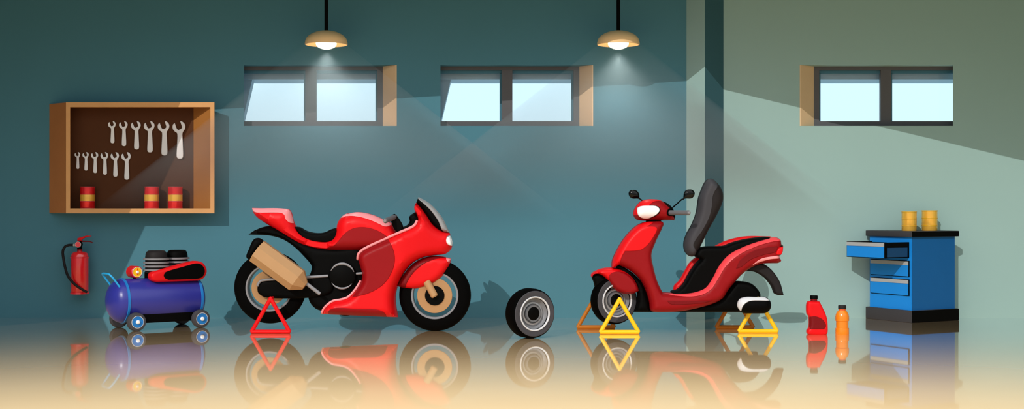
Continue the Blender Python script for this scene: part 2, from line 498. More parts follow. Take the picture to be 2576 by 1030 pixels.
# ================================================================== PENDANT LAMPS
BULB = emis('bulb_glow', 'FFF4D6', 3.2)
INNER = mat('white_enamel', 'F7EBD2', .5, spec=.2)
DL = 12.6
def lamp(px, label, hlabel):
    x, zr = X(px, DL), Zh(113, DL); y = Y(DL)
    t = thing('pendant_lamp', label, 'lamp', (x, y, ZC), 0, 'pendant lamps')
    r0 = X(874.5, DL) - X(821, DL); hd = Zh(77, DL) - zr
    pr = [(r0 * .96, 0), (r0, .002), (r0 * .995, .022)]
    for k in range(1, 13):
        a = math.pi / 2 * k / 12
        pr.append((max(.017, r0 * .985 * math.cos(a)), .024 + (hd - .024) * math.sin(a)))
    inn = [(max(.01, r * .93), z - .007) for r, z in pr[3:][::-1]]
    obj('lamp_shade', L(pr + inn + [(r0 * .96, 0)], (x, y, zr), seg=64, caps=False), SHADE, t)
    obj('rod', L([(.0172, Zh(80, DL)), (.0172, ZC - .02)], (x, y, 0), seg=20), BLACK, t)
    obj('ceiling_rose', L([(.055, ZC - .028), (.06, ZC - .02), (.06, ZC)], (x, y, 0), seg=28), BLACK, t)
    bu = bmesh.new(); bmesh.ops.create_uvsphere(bu, u_segments=28, v_segments=16, radius=1)
    bmesh.ops.transform(bu, matrix=Matrix.Translation((x, y, zr + .012)) @ Matrix.Diagonal((.098, .098, .055, 1)), verts=bu.verts)
    obj('bulb', bu, BULB, t)
    ld = bpy.data.lights.new('lamp_light', 'SPOT'); ld.energy = LAMP_W; ld.color = (1, 1, .97); ld.spot_size = math.radians(124); ld.spot_blend = .9; ld.shadow_soft_size = .06
    lo = bpy.data.objects.new('lamp_light', ld); C.objects.link(lo); lo.parent = t; lo.location = (0, 0, zr - .075 - ZC)
    # lit haze under the shade
    hz = bmesh.new(); ht = 1.66; tn = 1.277; seg = 64; ra = []
    for z, rr in ((-.004, r0 * 1.0), (-ht, r0 + ht * tn)):
        ry = min(rr, r0 * (1 + .12 * z))
        se = lambda v: math.copysign(abs(v) ** .35, v)
        ra.append([hz.verts.new((x + rr * se(math.cos(2 * math.pi * k / seg)), y + ry * se(math.sin(2 * math.pi * k / seg)), zr + z)) for k in range(seg)])
    for k in range(seg): hz.faces.new((ra[0][k], ra[0][(k + 1) % seg], ra[1][(k + 1) % seg], ra[1][k]))
    hz.faces.new(ra[0]); hz.faces.new(ra[1])
    bmesh.ops.translate(hz, verts=hz.verts, vec=(-x, -y, -zr))
    o = obj('light_haze', hz, HAZE, None, smooth=False); o.location = (x, y, zr)
    tag(o, hlabel, 'haze', None, 'stuff')

LAMP_W = 19
HZD = 1.6
HAZE = bpy.data.materials.new('thin_haze'); HAZE.use_nodes = True
nt = HAZE.node_tree; n = nt.nodes; n.remove(n['Principled BSDF'])
vs = n.new('ShaderNodeVolumeScatter'); vs.inputs['Color'].default_value = (.78, .97, 1, 1)
tc = n.new('ShaderNodeTexCoord'); sx = n.new('ShaderNodeSeparateXYZ'); nt.links.new(tc.outputs['Object'], sx.inputs[0])
mr = n.new('ShaderNodeMapRange'); mr.inputs['From Min'].default_value = -1.70; mr.inputs['From Max'].default_value = -.5
mr.inputs['To Min'].default_value = 0; mr.inputs['To Max'].default_value = HZD; mr.interpolation_type = 'SMOOTHSTEP'
nt.links.new(sx.outputs['Z'], mr.inputs['Value'])
m2 = n.new('ShaderNodeMapRange'); m2.inputs['From Min'].default_value = -1.0; m2.inputs['From Max'].default_value = 0
m2.inputs['To Min'].default_value = 1; m2.inputs['To Max'].default_value = .22
nt.links.new(sx.outputs['Z'], m2.inputs['Value'])
mp = n.new('ShaderNodeMath'); mp.operation = 'POWER'; mp.inputs[1].default_value = 1.7
nt.links.new(m2.outputs['Result'], mp.inputs[0]); m2 = mp
mm = n.new('ShaderNodeMath'); mm.operation = 'MULTIPLY'
nt.links.new(mr.outputs['Result'], mm.inputs[0]); nt.links.new(m2.outputs[0], mm.inputs[1]); nt.links.new(mm.outputs[0], vs.inputs['Density'])
nt.links.new(vs.outputs[0], n['Material Output'].inputs['Volume'])
lamp(820.8, 'cream dome pendant lamp on a black rod above the red motorcycle', 'pale cone of lit haze below the pendant lamp over the motorcycle')
lamp(1555.5, 'cream dome pendant lamp on a black rod above the red scooter', 'pale cone of lit haze below the pendant lamp over the scooter')

# ================================================================== WALL CABINET WITH WRENCHES AND CANS
FY = -.2; DF = CAMD + FY; SH = -.235                     # front plane; the box leans SH to the left towards the wall
zt, zb = Zh(258, DF), Zh(537, DF); xl, xr = X(167, DF), X(540, DF)
t = thing('tool_cabinet', 'open brown wooden wall cabinet holding wrenches and red cans', 'cabinet', ((xl + xr) / 2, 0, zb))
def slant(x0, x1, z0, z1, y0=FY, y1=-.002):
    k0, k1 = SH * (y0 - FY) / -FY, SH * (y1 - FY) / -FY
    return hexa(bmesh.new(), [(x0 + k0, y0, z0), (x1 + k0, y0, z0), (x1 + k0, y0, z1), (x0 + k0, y0, z1)],
                [(x0 + k1, y1, z0), (x1 + k1, y1, z0), (x1 + k1, y1, z1), (x0 + k1, y1, z1)])
bt = .036
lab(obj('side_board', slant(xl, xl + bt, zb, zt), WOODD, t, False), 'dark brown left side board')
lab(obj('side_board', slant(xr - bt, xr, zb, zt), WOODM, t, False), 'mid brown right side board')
obj('top_board', slant(xl + bt, xr - bt, zt - .04, zt), WOODM, t, False)
zs = Zh(525, DF) - .005
obj('bottom_board', slant(xl + bt, xr - bt, zb, zs), WOODM, t, False)
obj('back_panel', slant(xl + bt, xr - bt, zs, zt - .04, -.022, -.004), BOARD, t, False)
ff = bmesh.new(); y0, y1 = FY - .012, FY - .0005; fw = X(177, DF) - xl
box(ff, xl, xl + fw, y0, y1, zb, zt); box(ff, xr - fw, xr, y0, y1, zb, zt)
box(ff, xl + fw, xr - fw, y0, y1, Zh(270, DF), zt); box(ff, xl + fw, xr - fw, y0, y1, zb, Zh(525, DF))
obj('face_frame', ff, WOOD, t, False)

# wrenches, hung flat on the back panel
WO = [(590, 93, 1), (630, 100), (680, 135), (710, 185), (716, 230), (700, 290), (665, 345), (648, 385), (655, 600), (665, 915), (655, 955), (625, 980), (588, 986), (550, 978), (520, 955), (511, 915), (518, 700), (527, 410), (515, 375), (470, 345), (430, 300), (413, 250), (414, 215), (430, 170), (465, 137, 1), (495, 225), (515, 275), (545, 302), (575, 295), (615, 278), (630, 255), (632, 225)]
wu = .116 / 303
wpoly = spline([((p[0] - 564) * wu, (93 - p[1]) * wu, 1) if len(p) > 2 else ((p[0] - 564) * wu, (93 - p[1]) * wu) for p in WO], 4, True)
pw = Puff(wpoly, .007, .006, 0, .003, .012)
DWR = 12.962
w0 = obj('wrench', pw.bm(), WHITE)
ordn = ['smallest', 'second smallest', 'third smallest', 'third largest', 'second largest', 'largest']
def wr(u, v, w, label, group, first=False):
    d = DWR
    o = w0 if first else w0.copy()
    if not first: C.objects.link(o)
    s = (w / 2.784 * d / FPX) / .116
    o.location = (X(100 + u / 2.784, d), Y(d), Zh(230 + v / 2.784, d)); o.scale = (s, s, s)
    tag(o, label, 'wrench', group)
ws = [(505.5, 53), (585.5, 60), (673, 68), (766.5, 75), (867, 82), (975, 90)]
for i, (u, w) in enumerate(ws):
    wr(u, 208, w, ['smallest steel wrench at the left end of the upper row', 'second steel wrench from the left in the upper row', 'third steel wrench from the left in the upper row',
        'third steel wrench from the right in the upper row', 'second steel wrench from the right in the upper row', 'largest steel wrench, at the right end of the upper row'][i], 'upper row of wrenches', i == 0)
for i, (u, w) in enumerate([(263.5, 40), (321, 44), (384.5, 50), (452.5, 54), (525.5, 59), (604.5, 66)]):
    wr(u, 426, w, ['tiniest steel wrench at the left end of the lower row', 'second steel wrench from the left in the lower row', 'third steel wrench from the left in the lower row',
        'third steel wrench from the right in the lower row', 'second steel wrench from the right in the lower row', 'biggest steel wrench of the lower row, at its right end'][i], 'lower row of wrenches')

def drum(loc, r, h, ribs, m, bandm, label, group, ribm):
    t = thing('oil_drum', label, 'drum', loc, 0, group)
    x, y, z = loc
    obj('shell', L([(r * .94, 0), (r * .96, .003), (r * .96, h - .004), (r * .9, h - .004), (r * .88, h - .008)], (x, y, z), seg=40), m, t)
    for q in ribs:
        zz = z + h * q
        e = .0045
        obj('rib', L([(r * .94, -e), (r * .99, -e * .8), (r, 0), (r * .99, e * .8), (r * .94, e)], (x, y, min(zz, z + h - e * .2)), seg=40), ribm, t)
    if bandm:
        obj('band', L([(r * .965, h * ribs[1] + .005), (r * .97, h * ribs[1] + .008), (r * .97, h * ribs[2] - .008), (r * .965, h * ribs[2] - .005)], (x, y, z), seg=40), bandm, t)
    return t
DC = 12.885
rd = mat('red_drum_paint', 'F01C24', .22, metal=.35, spec=.8); rdr = mat('red_drum_rib', 'CE3A42', .3, spec=.6)
yd = mat('yellow_drum_paint', 'FFC04A', .22, metal=.35, spec=.8)
h = zs and (Zh(470.5, DC) - zs)
for u, txt in ((334, 'red oil drum with a yellow band, alone at the left of the cabinet'), (784.5, 'red drum with yellow band, in the middle of the cabinet floor'), (949.5, 'red drum with yellow band, at the right end of the cabinet')):
    drum((X(100 + u / 2.784, DC), Y(DC), zs + .001), 52 / 2.784 * DC / FPX, h, (.022, .335, .66, .985), rd, yd, txt, 'red drums in the wall cabinet', rdr)

# ================================================================== FIRE EXTINGUISHER
DE = 12.86
g = Draw(120, 570, 3.68, DE); E = Draw(145, 585, 10.3, DE)
c = g.v3(296, 628)
t = thing('fire_extinguisher', 'red fire extinguisher with a black hose hanging on the wall', 'fire extinguisher', c)
z = lambda v: g.xz(0, v)[1]
R = g.m(79)
ex = mat('extinguisher_red', 'F01C24', .2, spec=.8, coat=.6)
pr = [(R * .96, z(627)), (R, z(622)), (R, z(300)), (R * .985, z(275)), (R * .9, z(252)), (R * .75, z(240)), (R * .5, z(233)), (R * .3, z(231)), (R * .28, z(225))]
obj('cylinder', L(pr, (c.x, c.y, 0), seg=48), ex, t)
for v0, v1 in ((282, 293), (609, 628)):
    obj('hoop', L([(R, z(v1)), (R * 1.075, z(v1 - 2)), (R * 1.075, z(v0 + 2)), (R, z(v0))], (c.x, c.y, 0), seg=48), ex, t)
obj('neck', L([(g.m(23), z(236)), (g.m(23), z(210))], (c.x, c.y, 0), seg=24), CRIM, t)
vb = L([(g.m(23.5), z(212)), (g.m(23.5), z(190)), (g.m(20), z(140)), (g.m(19), z(132))], (c.x, c.y, 0), seg=24)
lathe(vb, [(g.m(31), -.048), (g.m(32), -.044), (g.m(32), -.01)], (c.x, c.y, z(167)), 'Y', 32)
obj('valve', vb, BLACK, t)
ga = obj('gauge', L([(g.m(24.5), -.052), (g.m(25), -.045)], (c.x, c.y, z(167)), 'Y', 32), ex, t)
obj('gauge_ring', ring(bmesh.new(), (c.x, c.y, z(167)), g.m(24.5), g.m(27.5), -.053, -.044, 40, .001), PALE, ga)
obj('squeeze_lever', Puff(E.out([(517, 232, 1), (517, 155, 1), (640, 118), (755, 87, 1), (875, 92, 1), (875, 108, 1), (765, 117, 1), (690, 155), (640, 185), (628, 225, 1)], 3), .012, .006, Y(DE), .008, .015).bm(), RED, t)
obj('carry_handle', Puff(E.out([(612, 240, 1), (640, 213, 1), (740, 218), (835, 225, 1), (918, 265, 1), (912, 277, 1), (835, 252, 1), (730, 252), (625, 253, 1)], 3), .012, .006, Y(DE), .008, .015).bm(), DEEP, t)
obj('coupling', T([g.v3(240, 173), g.v3(274, 173)], g.m(15), 20), SILVER, t)
hp = [g.v3(u, v, y) for u, v, y in ((246, 173, 0), (195, 174, 0), (158, 192, -.0), (140, 235, 0), (146, 300, -.0), (170, 375, -.03), (210, 450, -.08), (262, 512, -.1), (325, 562, -.105), (392, 604, -.098))]
obj('hose', T(sp3(hp, 8), g.m(12), 14), DARKV, t)
obj('wall_mount', B(c.x - .03, c.x + .03, c.y + R * .8, -.001, z(430), z(380)), BLACK, t)

# ================================================================== AIR COMPRESSOR (modelled along its own tank, then turned)
DK = 11.95; SK = DK / FPX
yaw = math.radians(36); rel = math.radians(21)
kx = X(399, DK); t = thing('air_compressor', 'blue wheeled air compressor with a red belt guard below the wall cabinet', 'air compressor', (kx, Y(DK), 0), yaw, None, True)
kk = SK / math.cos(rel)
zk = lambda py: Zh(py, DK)
R = 54.5 * SK; zc = zk(753.5); HL = 88 * kk
pr = [(.02, -HL - .135)] + [(R * math.sin(math.radians(a)), -HL - .135 * math.cos(math.radians(a))) for a in range(12, 91, 6)]
pr += [(R, HL)] + [(R * math.cos(math.radians(a)), HL + .07 * math.sin(math.radians(a))) for a in range(8, 85, 8)] + [(.02, HL + .07)]
obj('tank', L(pr, (0, 0, zc), 'X', 64), NAVY, t)
for xx in (-HL, HL):
    obj('tank_band', L([(R - .002, xx - .012), (R + .006, xx - .009), (R + .006, xx + .009), (R - .002, xx + .012)], (0, 0, zc), 'X', 64, caps=False), LBLUE, t)
wr_ = 22.5 * SK
# wheels on two axles
for xx in (-HL + .05, HL - .03):
    obj('axle', T([(xx, -.2, wr_), (xx, .2, wr_)], .012, 12), BLACK, t)
    obj('axle_support', B(xx - .03, xx + .03, -.13, .13, wr_ - .01, zc - R * .5), BLACK, t, False)
    for s in (-1, 1):
        y0, y1 = s * .185, s * .25
        cw = (xx, 0, wr_)
        ty = lathe(bmesh.new(), [(wr_ * .6, y0), (wr_ * .9, y0), (wr_, y0 + s * .012), (wr_, y1 - s * .012), (wr_ * .93, y1), (wr_ * .68, y1 + s * .004), (wr_ * .6, y1)], cw, 'Y', 40)
        wh = obj('wheel', ty, SIDEW, t)
        obj('rim_ring', lathe(bmesh.new(), [(wr_ * .6, y1 - s * .006), (wr_ * .63, y1 + s * .006), (wr_ * .68, y1 + s * .006), (wr_ * .7, y1 - s * .004)], cw, 'Y', 40), PALE, wh)
        obj('hub_disc', lathe(bmesh.new(), [(wr_ * .61, y1 - s * .002), (wr_ * .6, y1 + s * .008), (wr_ * .2, y1 + s * .004)], cw, 'Y', 40), LBLUE, wh)
        obj('hub_cap', lathe(bmesh.new(), [(wr_ * .22, y1), (wr_ * .22, y1 + s * .016), (wr_ * .12, y1 + s * .024)], cw, 'Y', 24), WHITE, wh)
obj('chassis', B(-HL + .01, HL - .02, -.155, .12, zk(808), zk(783), .006), BLACK, t, False)
# handle on the left end
hb = zk(716)
hpts = [(-HL - .055, -.11, hb - .01), (-HL - .11, -.11, hb + .065), (-HL - .135, -.10, hb + .095), (-HL - .143, -.07, hb + .108), (-HL - .143, .07, hb + .108), (-HL - .135, .10, hb + .095), (-HL - .11, .11, hb + .065), (-HL - .055, .11, hb - .01)]
obj('handle', T(sp3(hpts, 6), .0085, 12), CYAN, t)
# pressure gauge (its dial turned a little towards the right)
gx = (341 - 399) * kk; gz = zk(683)
obj('gauge_stem', L([(.014, zc + R * .9), (.014, gz)], (gx, 0, 0), seg=16), BLACK, t)
gd = Vector((.12, -1, 0)).normalized()
def gl_(prof, seg=40): return lathe(bmesh.new(), prof, Vector((gx, 0, gz)), gd, seg)
gr = 15.0 * SK
gg = obj('gauge_body', gl_([(gr * .9, -.06), (gr, -.055), (gr, .046), (gr * .93, .05), (gr * .84, .05)]), mat('gauge_red', 'D21219', .4), t)
obj('gauge_dial', gl_([(gr * .8, .048), (gr * .78, .0515)]), YEL, gg)
obj('gauge_rim', gl_([(gr * .76, .05), (gr * .78, .054), (gr * .84, .054), (gr * .86, .05)]), PALE, gg)
U, V2, Dg = basis(gd)
up = Vector((0, 0, 1)); o0 = Vector((gx, 0, gz)) + gd * .053
obj('needle', T([o0 - up * gr * .35, o0 + up * gr * .62], [.004, .0025], 8), RED, gg)
obj('needle_hub', gl_([(gr * .24, .05), (gr * .24, .06), (gr * .16, .064)], 20), WHITE, gg)
# pump: two finned cylinder heads
for px0, px1, yo, m, s in ((365, 421, -.03, DARKV, 0), (417.5, 472, .02, BLACK, 1)):
    cx = ((px0 + px1) / 2 - 399) * kk + (.35 * yo); hw = (px1 - px0) / 2 * SK * .96
    ph = obj('pump_head', lathe(bmesh.new(), [(hw * .97, zk(686)), (hw, zk(684)), (hw, zk(646)), (hw * .96, zk(638)), (hw * .86, zk(633)), (hw * .7, zk(630.5)), (.01, zk(630.5))], (cx, yo, 0), 'Z', 40), m, t)
    for py in (651.5, 660.5, 669.5, 678.5):
        obj('cooling_fin', lathe(bmesh.new(), [(hw, zk(py + 2.3)), (hw * 1.18, zk(py + 2.2)), (hw * 1.18, zk(py - 2.2)), (hw, zk(py - 2.3))], (cx, yo, 0), 'Z', 40), mat('fin_grey', '7E7E83', .45), ph)
obj('pump_base', B((370 - 399) * kk, (470 - 399) * kk, -.06, .06, zc + R * .93, zk(684), .006), BLACK, t)
# belt guard
class KDraw(Draw):
    def xz(s, u, v): return ((120 + u / 3.68 - 408.5) * kk, zk(570 + v / 3.68))
kd = KDraw(0, 0, 3.68, DK)
bg = Puff(kd.out([(933, 455), (947, 420), (990, 402), (1150, 362), (1300, 328), (1345, 323), (1405, 343), (1440, 415), (1415, 480), (1365, 507, 1), (985, 507, 1), (948, 492)], 6), .055, .03, -.12, .03, .025)
be = obj('belt_guard', bg.bm(), RED, t)
obj('guard_grille', inlay(bg, kd.out([(1042, 448), (1055, 420), (1090, 405), (1200, 376), (1335, 345), (1380, 357), (1410, 405), (1408, 440), (1385, 475), (1345, 488, 1), (1085, 488, 1), (1052, 472)], 6), .008), BLACK, be)

# ================================================================== MOTORCYCLE
DM = 11.63; YM = Y(DM)
a3 = Draw(560, 480, 2.712, DM); a4 = Draw(860, 480, 2.711, DM)
k34 = 813.6
def m3(P): return a3.out(P)
def f4(*P): return [(p[0] + k34, *p[1:]) for p in P]
base = a3.v3(850, 0); 
t = thing('motorcycle', 'red sport motorcycle with a tan exhaust parked on its rear stand', 'motorcycle', (base.x, YM, 0))
mu = a3.m(1)
def moto_wheel(cu, cv, label):
    c = a3.v3(cu, cv); Rt = 245 * mu; ri = 162 * mu; hw = .065
    prof = []
    for k in range(25):
        a = math.pi * k / 24
        prof.append((ri + (Rt - ri) * math.sin(a) ** .62, -hw * math.cos(a)))
    prof = [(ri - .002, -hw * .8)] + prof + [(ri - .002, hw * .8), (ri - .002, -hw * .8)]
    w = obj('wheel', lathe(bmesh.new(), prof, c, 'Y', 72, caps=False), RUBBER, t)
    lab(w, label)
    obj('rim', ring(bmesh.new(), c, 147 * mu, 163 * mu, -.058, .058, 72), STEEL, w)
    obj('brake_disc', ring(bmesh.new(), c, 60 * mu, 119 * mu, -.062, -.05, 64, .002), TAN, w)
    obj('hub', lathe(bmesh.new(), [(.02, -.075), (64 * mu, -.073), (66 * mu, -.068), (66 * mu, .068), (64 * mu, .073), (.02, .075)], c, 'Y', 48), BLACK, w)
    return w
moto_wheel(325, 662, 'rear wheel with tan brake disc behind the swingarm')
moto_wheel(636 + k34, 714, 'front wheel with tan brake disc')
# black frame, mudguard and engine block
fr_ = Puff(m3([(180, 300, 1), (230, 268), (330, 243), (500, 320), (640, 380), (780, 390), (940, 385), (975, 480), (990, 580), (975, 720), (870, 850), (760, 836), (690, 822), (640, 805), (602, 765), (583, 700), (585, 640), (592, 590), (607, 550), (612, 520), (603, 500), (560, 450), (500, 390), (420, 335), (330, 308)]), .10, .05, YM, .03, .03)
obj('engine_frame', fr_.bm(), BLACK, t)
obj('seat', Puff(m3([(495, 246, 1), (525, 250), (570, 275), (640, 290), (705, 283), (750, 262), (790, 258), (800, 340), (700, 365), (560, 345)]), .085, .03, YM, .05, .025).bm(), BLACK, t)
# tail, seat rail and tank
P = [(204, 118, 1), (330, 122), (450, 128), (468, 145), (490, 220), (510, 255), (550, 292), (620, 325), (720, 339), (757, 322), (774, 290), (783, 230), (800, 195), (830, 165), (870, 150)] + \
    f4((40, 158), (100, 147), (160, 152), (230, 172), (300, 205), (345, 228), (372, 268), (400, 330), (300, 395), (135, 410)) + [(922, 411), (760, 411), (640, 400), (540, 375), (480, 345), (330, 245), (240, 185), (214, 153)]
def tankw(p):
    x0, x1 = a3.xz(480, 0)[0], a3.xz(880, 0)[0]
    return .72 + .28 * np.clip((p[:, 0] - x0) / (x1 - x0), 0, 1)
tk = Puff(m3(P), .165, .09, YM, .012, .018, tankw)
tko = obj('tank_and_tail_shell', tk.bm(), RED, t)
obj('lower_shade', inlay(tk, m3([(690, 400, 1), (740, 384), (775, 370), (810, 335), (850, 290), (900, 258)] + f4((150, 247), (220, 258), (290, 290), (335, 335), (300, 393), (135, 406, 1)) + [(922, 406), (780, 406)]), .004), CRIM, tko)  # shade on the underside, put in as darker red
obj('tail_highlight', inlay(tk, m3([(206, 119, 1), (450, 129), (467, 146), (489, 222, 1), (470, 218), (445, 195), (435, 165), (415, 153), (230, 147), (214, 136)]), .004), PINK, tko)  # highlight on the tail's top edge, put in as pale pink
obj('tank_highlight', inlay(tk, m3([(812, 185, 1), (835, 164), (870, 150)] + f4((40, 158), (100, 148), (160, 153), (230, 173), (300, 206), (345, 229, 1), (328, 241), (300, 242), (270, 228), (220, 205), (150, 182), (80, 172), (30, 176)) + [(840, 180)]), .004), PINK, tko)  # painted highlight along the top of the tank
# fairing
FA = [(507, 83, 1), (540, 115), (585, 175), (620, 228), (655, 260), (695, 281), (735, 288, 1), (748, 330), (754, 370), (742, 405), (705, 432), (640, 441), (560, 455), (490, 490), (430, 555), (395, 620), (380, 655, 1), (367, 720), (370, 790), (384, 863, 1), (-127.6, 840, 1), (-113, 800), (-84, 765), (-44, 738), (6, 730), (56, 714), (105, 665), (138, 610), (142, 560), (128, 510), (117, 470), (122, 430), (145, 402), (180, 380), (300, 325), (440, 262), (495, 240), (517, 215), (520, 188), (510, 160), (497, 135), (495, 110)]
def fairw(p):
    x0, x1 = a3.xz(k34 + 420, 0)[0], a3.xz(k34 + 740, 0)[0]
    return 1 - .55 * np.clip((p[:, 0] - x0) / (x1 - x0), 0, 1) ** 1.2
fa = Puff(m3(f4(*FA)), .225, .07, YM, .02, .028, fairw)
fao = obj('fairing', fa.bm(), RED, t)
obj('shade_panel', inlay(fa, m3(f4((150, 404), (182, 384), (325, 322, 1), (362, 385), (377, 460), (360, 540), (300, 630), (200, 690), (85, 718, 1), (115, 670), (142, 612), (146, 560), (132, 510), (121, 470), (127, 432))), .004), CRIM, fao)  # round shading of the fairing side, laid on as a darker inlay
obj('belly_shade', inlay(fa, m3(f4((-80, 845, 1), (-64, 805), (-20, 788), (100, 792), (265, 800), (305, 822), (319, 859, 1))), .004), CRIM, fao)
# highlights along the fairing edges, built as pale pink bars
pp = a3.pts(f4((2, 733), (54, 716), (104, 668), (138, 612)))
def highlight_line(P, r, base=fa, inset=(0, 0), m=PINK, name='edge_highlight', par=None):
    q = spline(a3.pts(f4(*P)), 6); hh = base.h([(x + inset[0], z + inset[1]) for x, z in q])
    return obj(name, T([(x, base.y0 - k - .0, z) for (x, z), k in zip(q, hh)], r, 8), m, par)
highlight_line([(519, 205), (508, 228), (490, 245), (400, 285), (300, 330), (180, 386), (150, 405), (127, 430), (120, 465)], .012, inset=(.008, -.012), par=fao)
highlight_line([(138, 612), (104, 668), (54, 720), (6, 736), (-44, 745), (-84, 772), (-113, 805), (-125, 838)], .010, inset=(.008, -.008), par=fao)
# windscreen
ws_ = Puff(m3(f4((522, 46, 1), (600, 90), (680, 180), (735, 285, 1), (690, 279), (650, 256), (612, 222), (580, 172), (540, 115), (508, 84, 1))), .075, .03, YM, .02, .022)
wso = obj('windscreen', ws_.bm(), BLACK, t)
obj('screen_edge', inlay(ws_, m3(f4((524, 44, 1), (600, 88), (682, 180), (736, 286, 1), (695, 279), (660, 205), (600, 125), (520, 53, 1))), .004), SMOKE, wso)
hl = Puff(m3(f4((709, 335), (716, 312), (742, 303, 1), (752, 345), (756, 377, 1), (735, 374), (716, 360))), .11, .018, YM, .06, .008)
hlo = obj('headlight', hl.bm(), STEEL, t)
obj('lens', inlay(hl, m3(f4((714, 338), (722, 318), (744, 307, 1), (755, 345), (755, 377, 1), (736, 373), (719, 360))), .008, step=.008), LENS, hlo)
# cockpit and handlebar
obj('dashboard', Puff(m3(f4((500, 147, 1), (466, 172), (460, 188), (464, 208), (450, 232), (425, 246), (375, 270), (290, 308), (235, 350), (330, 345), (480, 270), (530, 235), (535, 180))), .10, .03, YM, .03, .02).bm(), BLACK, t)
obj('handlebar_clamp', Puff(m3(f4((345, 205), (348, 172), (368, 159), (385, 175), (426, 252), (400, 285), (372, 268))), .03, .015, YM - .12, .02, .02).bm(), BLACK, t)
g0, g1 = a3.v3(k34 + 318, 204, -.30), a3.v3(k34 + 372, 178, -.12)
gp = obj('handlebar_grip', T([g0, g1], 17 * mu, 24), mat('grip_grey', '5C5C60', .5), t)
dd = (g0 - g1).normalized()
obj('grip_cap', T([g0 + dd * .004, g0 + dd * .011], 11.5 * mu, 20), STEEL, gp)
# front fender and fork
fe = Puff(m3(f4((380, 652, 1), (410, 590), (470, 512), (540, 465), (620, 446), (680, 449), (745, 465, 1), (735, 510), (690, 580), (630, 630), (570, 655), (500, 670), (435, 667))), .105, .05, YM, .02, .022)
feo = obj('front_fender', fe.bm(), RED, t)
obj('fender_shade', inlay(fe, m3(f4((382, 651, 1), (412, 590), (472, 513), (541, 467), (620, 448), (711, 454, 1), (640, 465), (570, 493), (500, 550), (455, 615), (435, 665, 1))), .004), DEEP, feo)  # shaded crescent of the fender, painted deep red
obj('fender_tip_highlight', inlay(fe, m3(f4((712, 456, 1), (744, 466, 1), (735, 489, 1), (722, 480))), .004), PINK, feo)
obj('front_fork', T([a3.v3(k34 + 585, 620, -.10), a3.v3(k34 + 636, 714, -.10)], 25 * mu, 18), BRASS, t)
# swingarm, chain guard, engine cover
obj('swingarm', Puff(m3([(253, 660), (262, 628), (300, 606), (420, 598), (740, 582), (770, 640), (740, 700), (330, 727), (285, 715), (258, 692)]), .045, .03, YM - .085, .02, .025).bm(), BLACK, t)
obj('chain_guard', T(sp3([a3.v3(258, 645, -.135), a3.v3(272, 618, -.135), a3.v3(305, 605, -.135), a3.v3(420, 597, -.135), a3.v3(733, 577, -.135)], 5), 9 * mu, 12), STEEL, t)
ec = a3.v3(831, 578)
cv = obj('engine_cover', lathe(bmesh.new(), [(.01, -.165), (70 * mu, -.16), (86 * mu, -.15), (92 * mu, -.13), (92 * mu, -.05)], (ec.x, YM, ec.z), 'Y', 56), BLACK, t)
for a0, a1, r, rm in ((155, 20, 84, 9), (213, 322, 83, 7)):
    A = arc(ec.x, ec.z, r * mu, a0, a1, YM - .155, 22)
    obj('cover_glint', T(A, [max(.002, rm * mu * math.sin(math.pi * i / 22) ** .6) for i in range(23)], 10), STEEL, cv)  # highlights on the cover rim, modelled as grey arcs
obj('clutch_lever', T([a3.v3(k34 + 112, 562, -.14), a3.v3(k34 + 150, 559, -.14)], 8 * mu, 10), STEEL, t)
# exhaust: faceted silencer, black tip, pipe
p0, p1, p2 = a3.v3(267.5, 406, -.21), a3.v3(535, 603.5, -.21), a3.v3(588, 641, -.21)
ax = (p1 - p0).normalized(); Ls = (p1 - p0).length; Le = (p2 - p0).length; r8 = 80 * mu / math.cos(math.pi / 8)
def octo(prof):
    bm = bmesh.new(); u = Vector((0, 1, 0)); v = ax.cross(u).normalized(); rs = []
    for r, tt in prof: rs.append([bm.verts.new(p0 + ax * tt + r * (math.cos(q) * u + math.sin(q) * v)) for q in [math.pi / 8 + math.pi / 4 * k for k in range(8)]])
    for A, Bq in zip(rs, rs[1:]):
        for k in range(8): bm.faces.new((A[k], A[(k + 1) % 8], Bq[(k + 1) % 8], Bq[k]))
    bm.faces.new(rs[0]); bm.faces.new(rs[-1]); return bm
si = obj('silencer', octo([(r8 * .97, 0), (r8, .006), (r8, Ls), (r8 * .36, Le)]), BRASS, t, smooth=False)
obj('exhaust_tip', Puff(m3([(198, 440), (215, 395), (240, 338), (258, 322), (285, 322), (318, 347, 1), (224, 470, 1), (203, 455)]), .075, .03, YM - .21, .02, .02).bm(), BLACK, t)
obj('exhaust_pipe', T([a3.v3(575, 610, -.2), a3.v3(686, 695, -.2)], 12 * mu, 16), STEEL, t)

# ================================================================== STANDS
def stand(d, sheet_, P, r, m, label, peg):
    A = [sheet_.v3(*p) for p in P]; y = Y(d); f = d / sheet_.d
    # same size on the ground plane at its own distance
    cx = (A[1].x + A[2].x) / 2 * f; w = (A[2].x - A[1].x) / 2; hgt = A[0].z - A[1].z
    zb = r
    tt = thing('wheel_stand', label, 'stand', (cx, y, 0), 0)
    a, b, c = Vector((cx, y, zb + hgt)), Vector((cx - w, y, zb)), Vector((cx + w, y, zb))
    obj('upright', T([b, a], r, 16), m, tt); obj('upright', T([c, a], r, 16), m, tt); 
    obj('foot_bar', T([b + Vector((-.002, 0, 0)), c + Vector((.002, 0, 0))], r * 1.02, 16), m, tt)
    kn = bmesh.new(); bmesh.ops.create_uvsphere(kn, u_segments=20, v_segments=12, radius=r * 1.04)
    bmesh.ops.translate(kn, verts=kn.verts, vec=a); obj('top_joint', kn, m, tt)
    if peg: obj('axle_peg', T([a, a + Vector((0, peg, 0))], .012, 12), m, tt)
stand(11.36, a3, [(327, 723), (201, 944), (454, 944)], 13.5 * mu, RED, 'red triangular stand under the rear wheel of the motorcycle', .11)
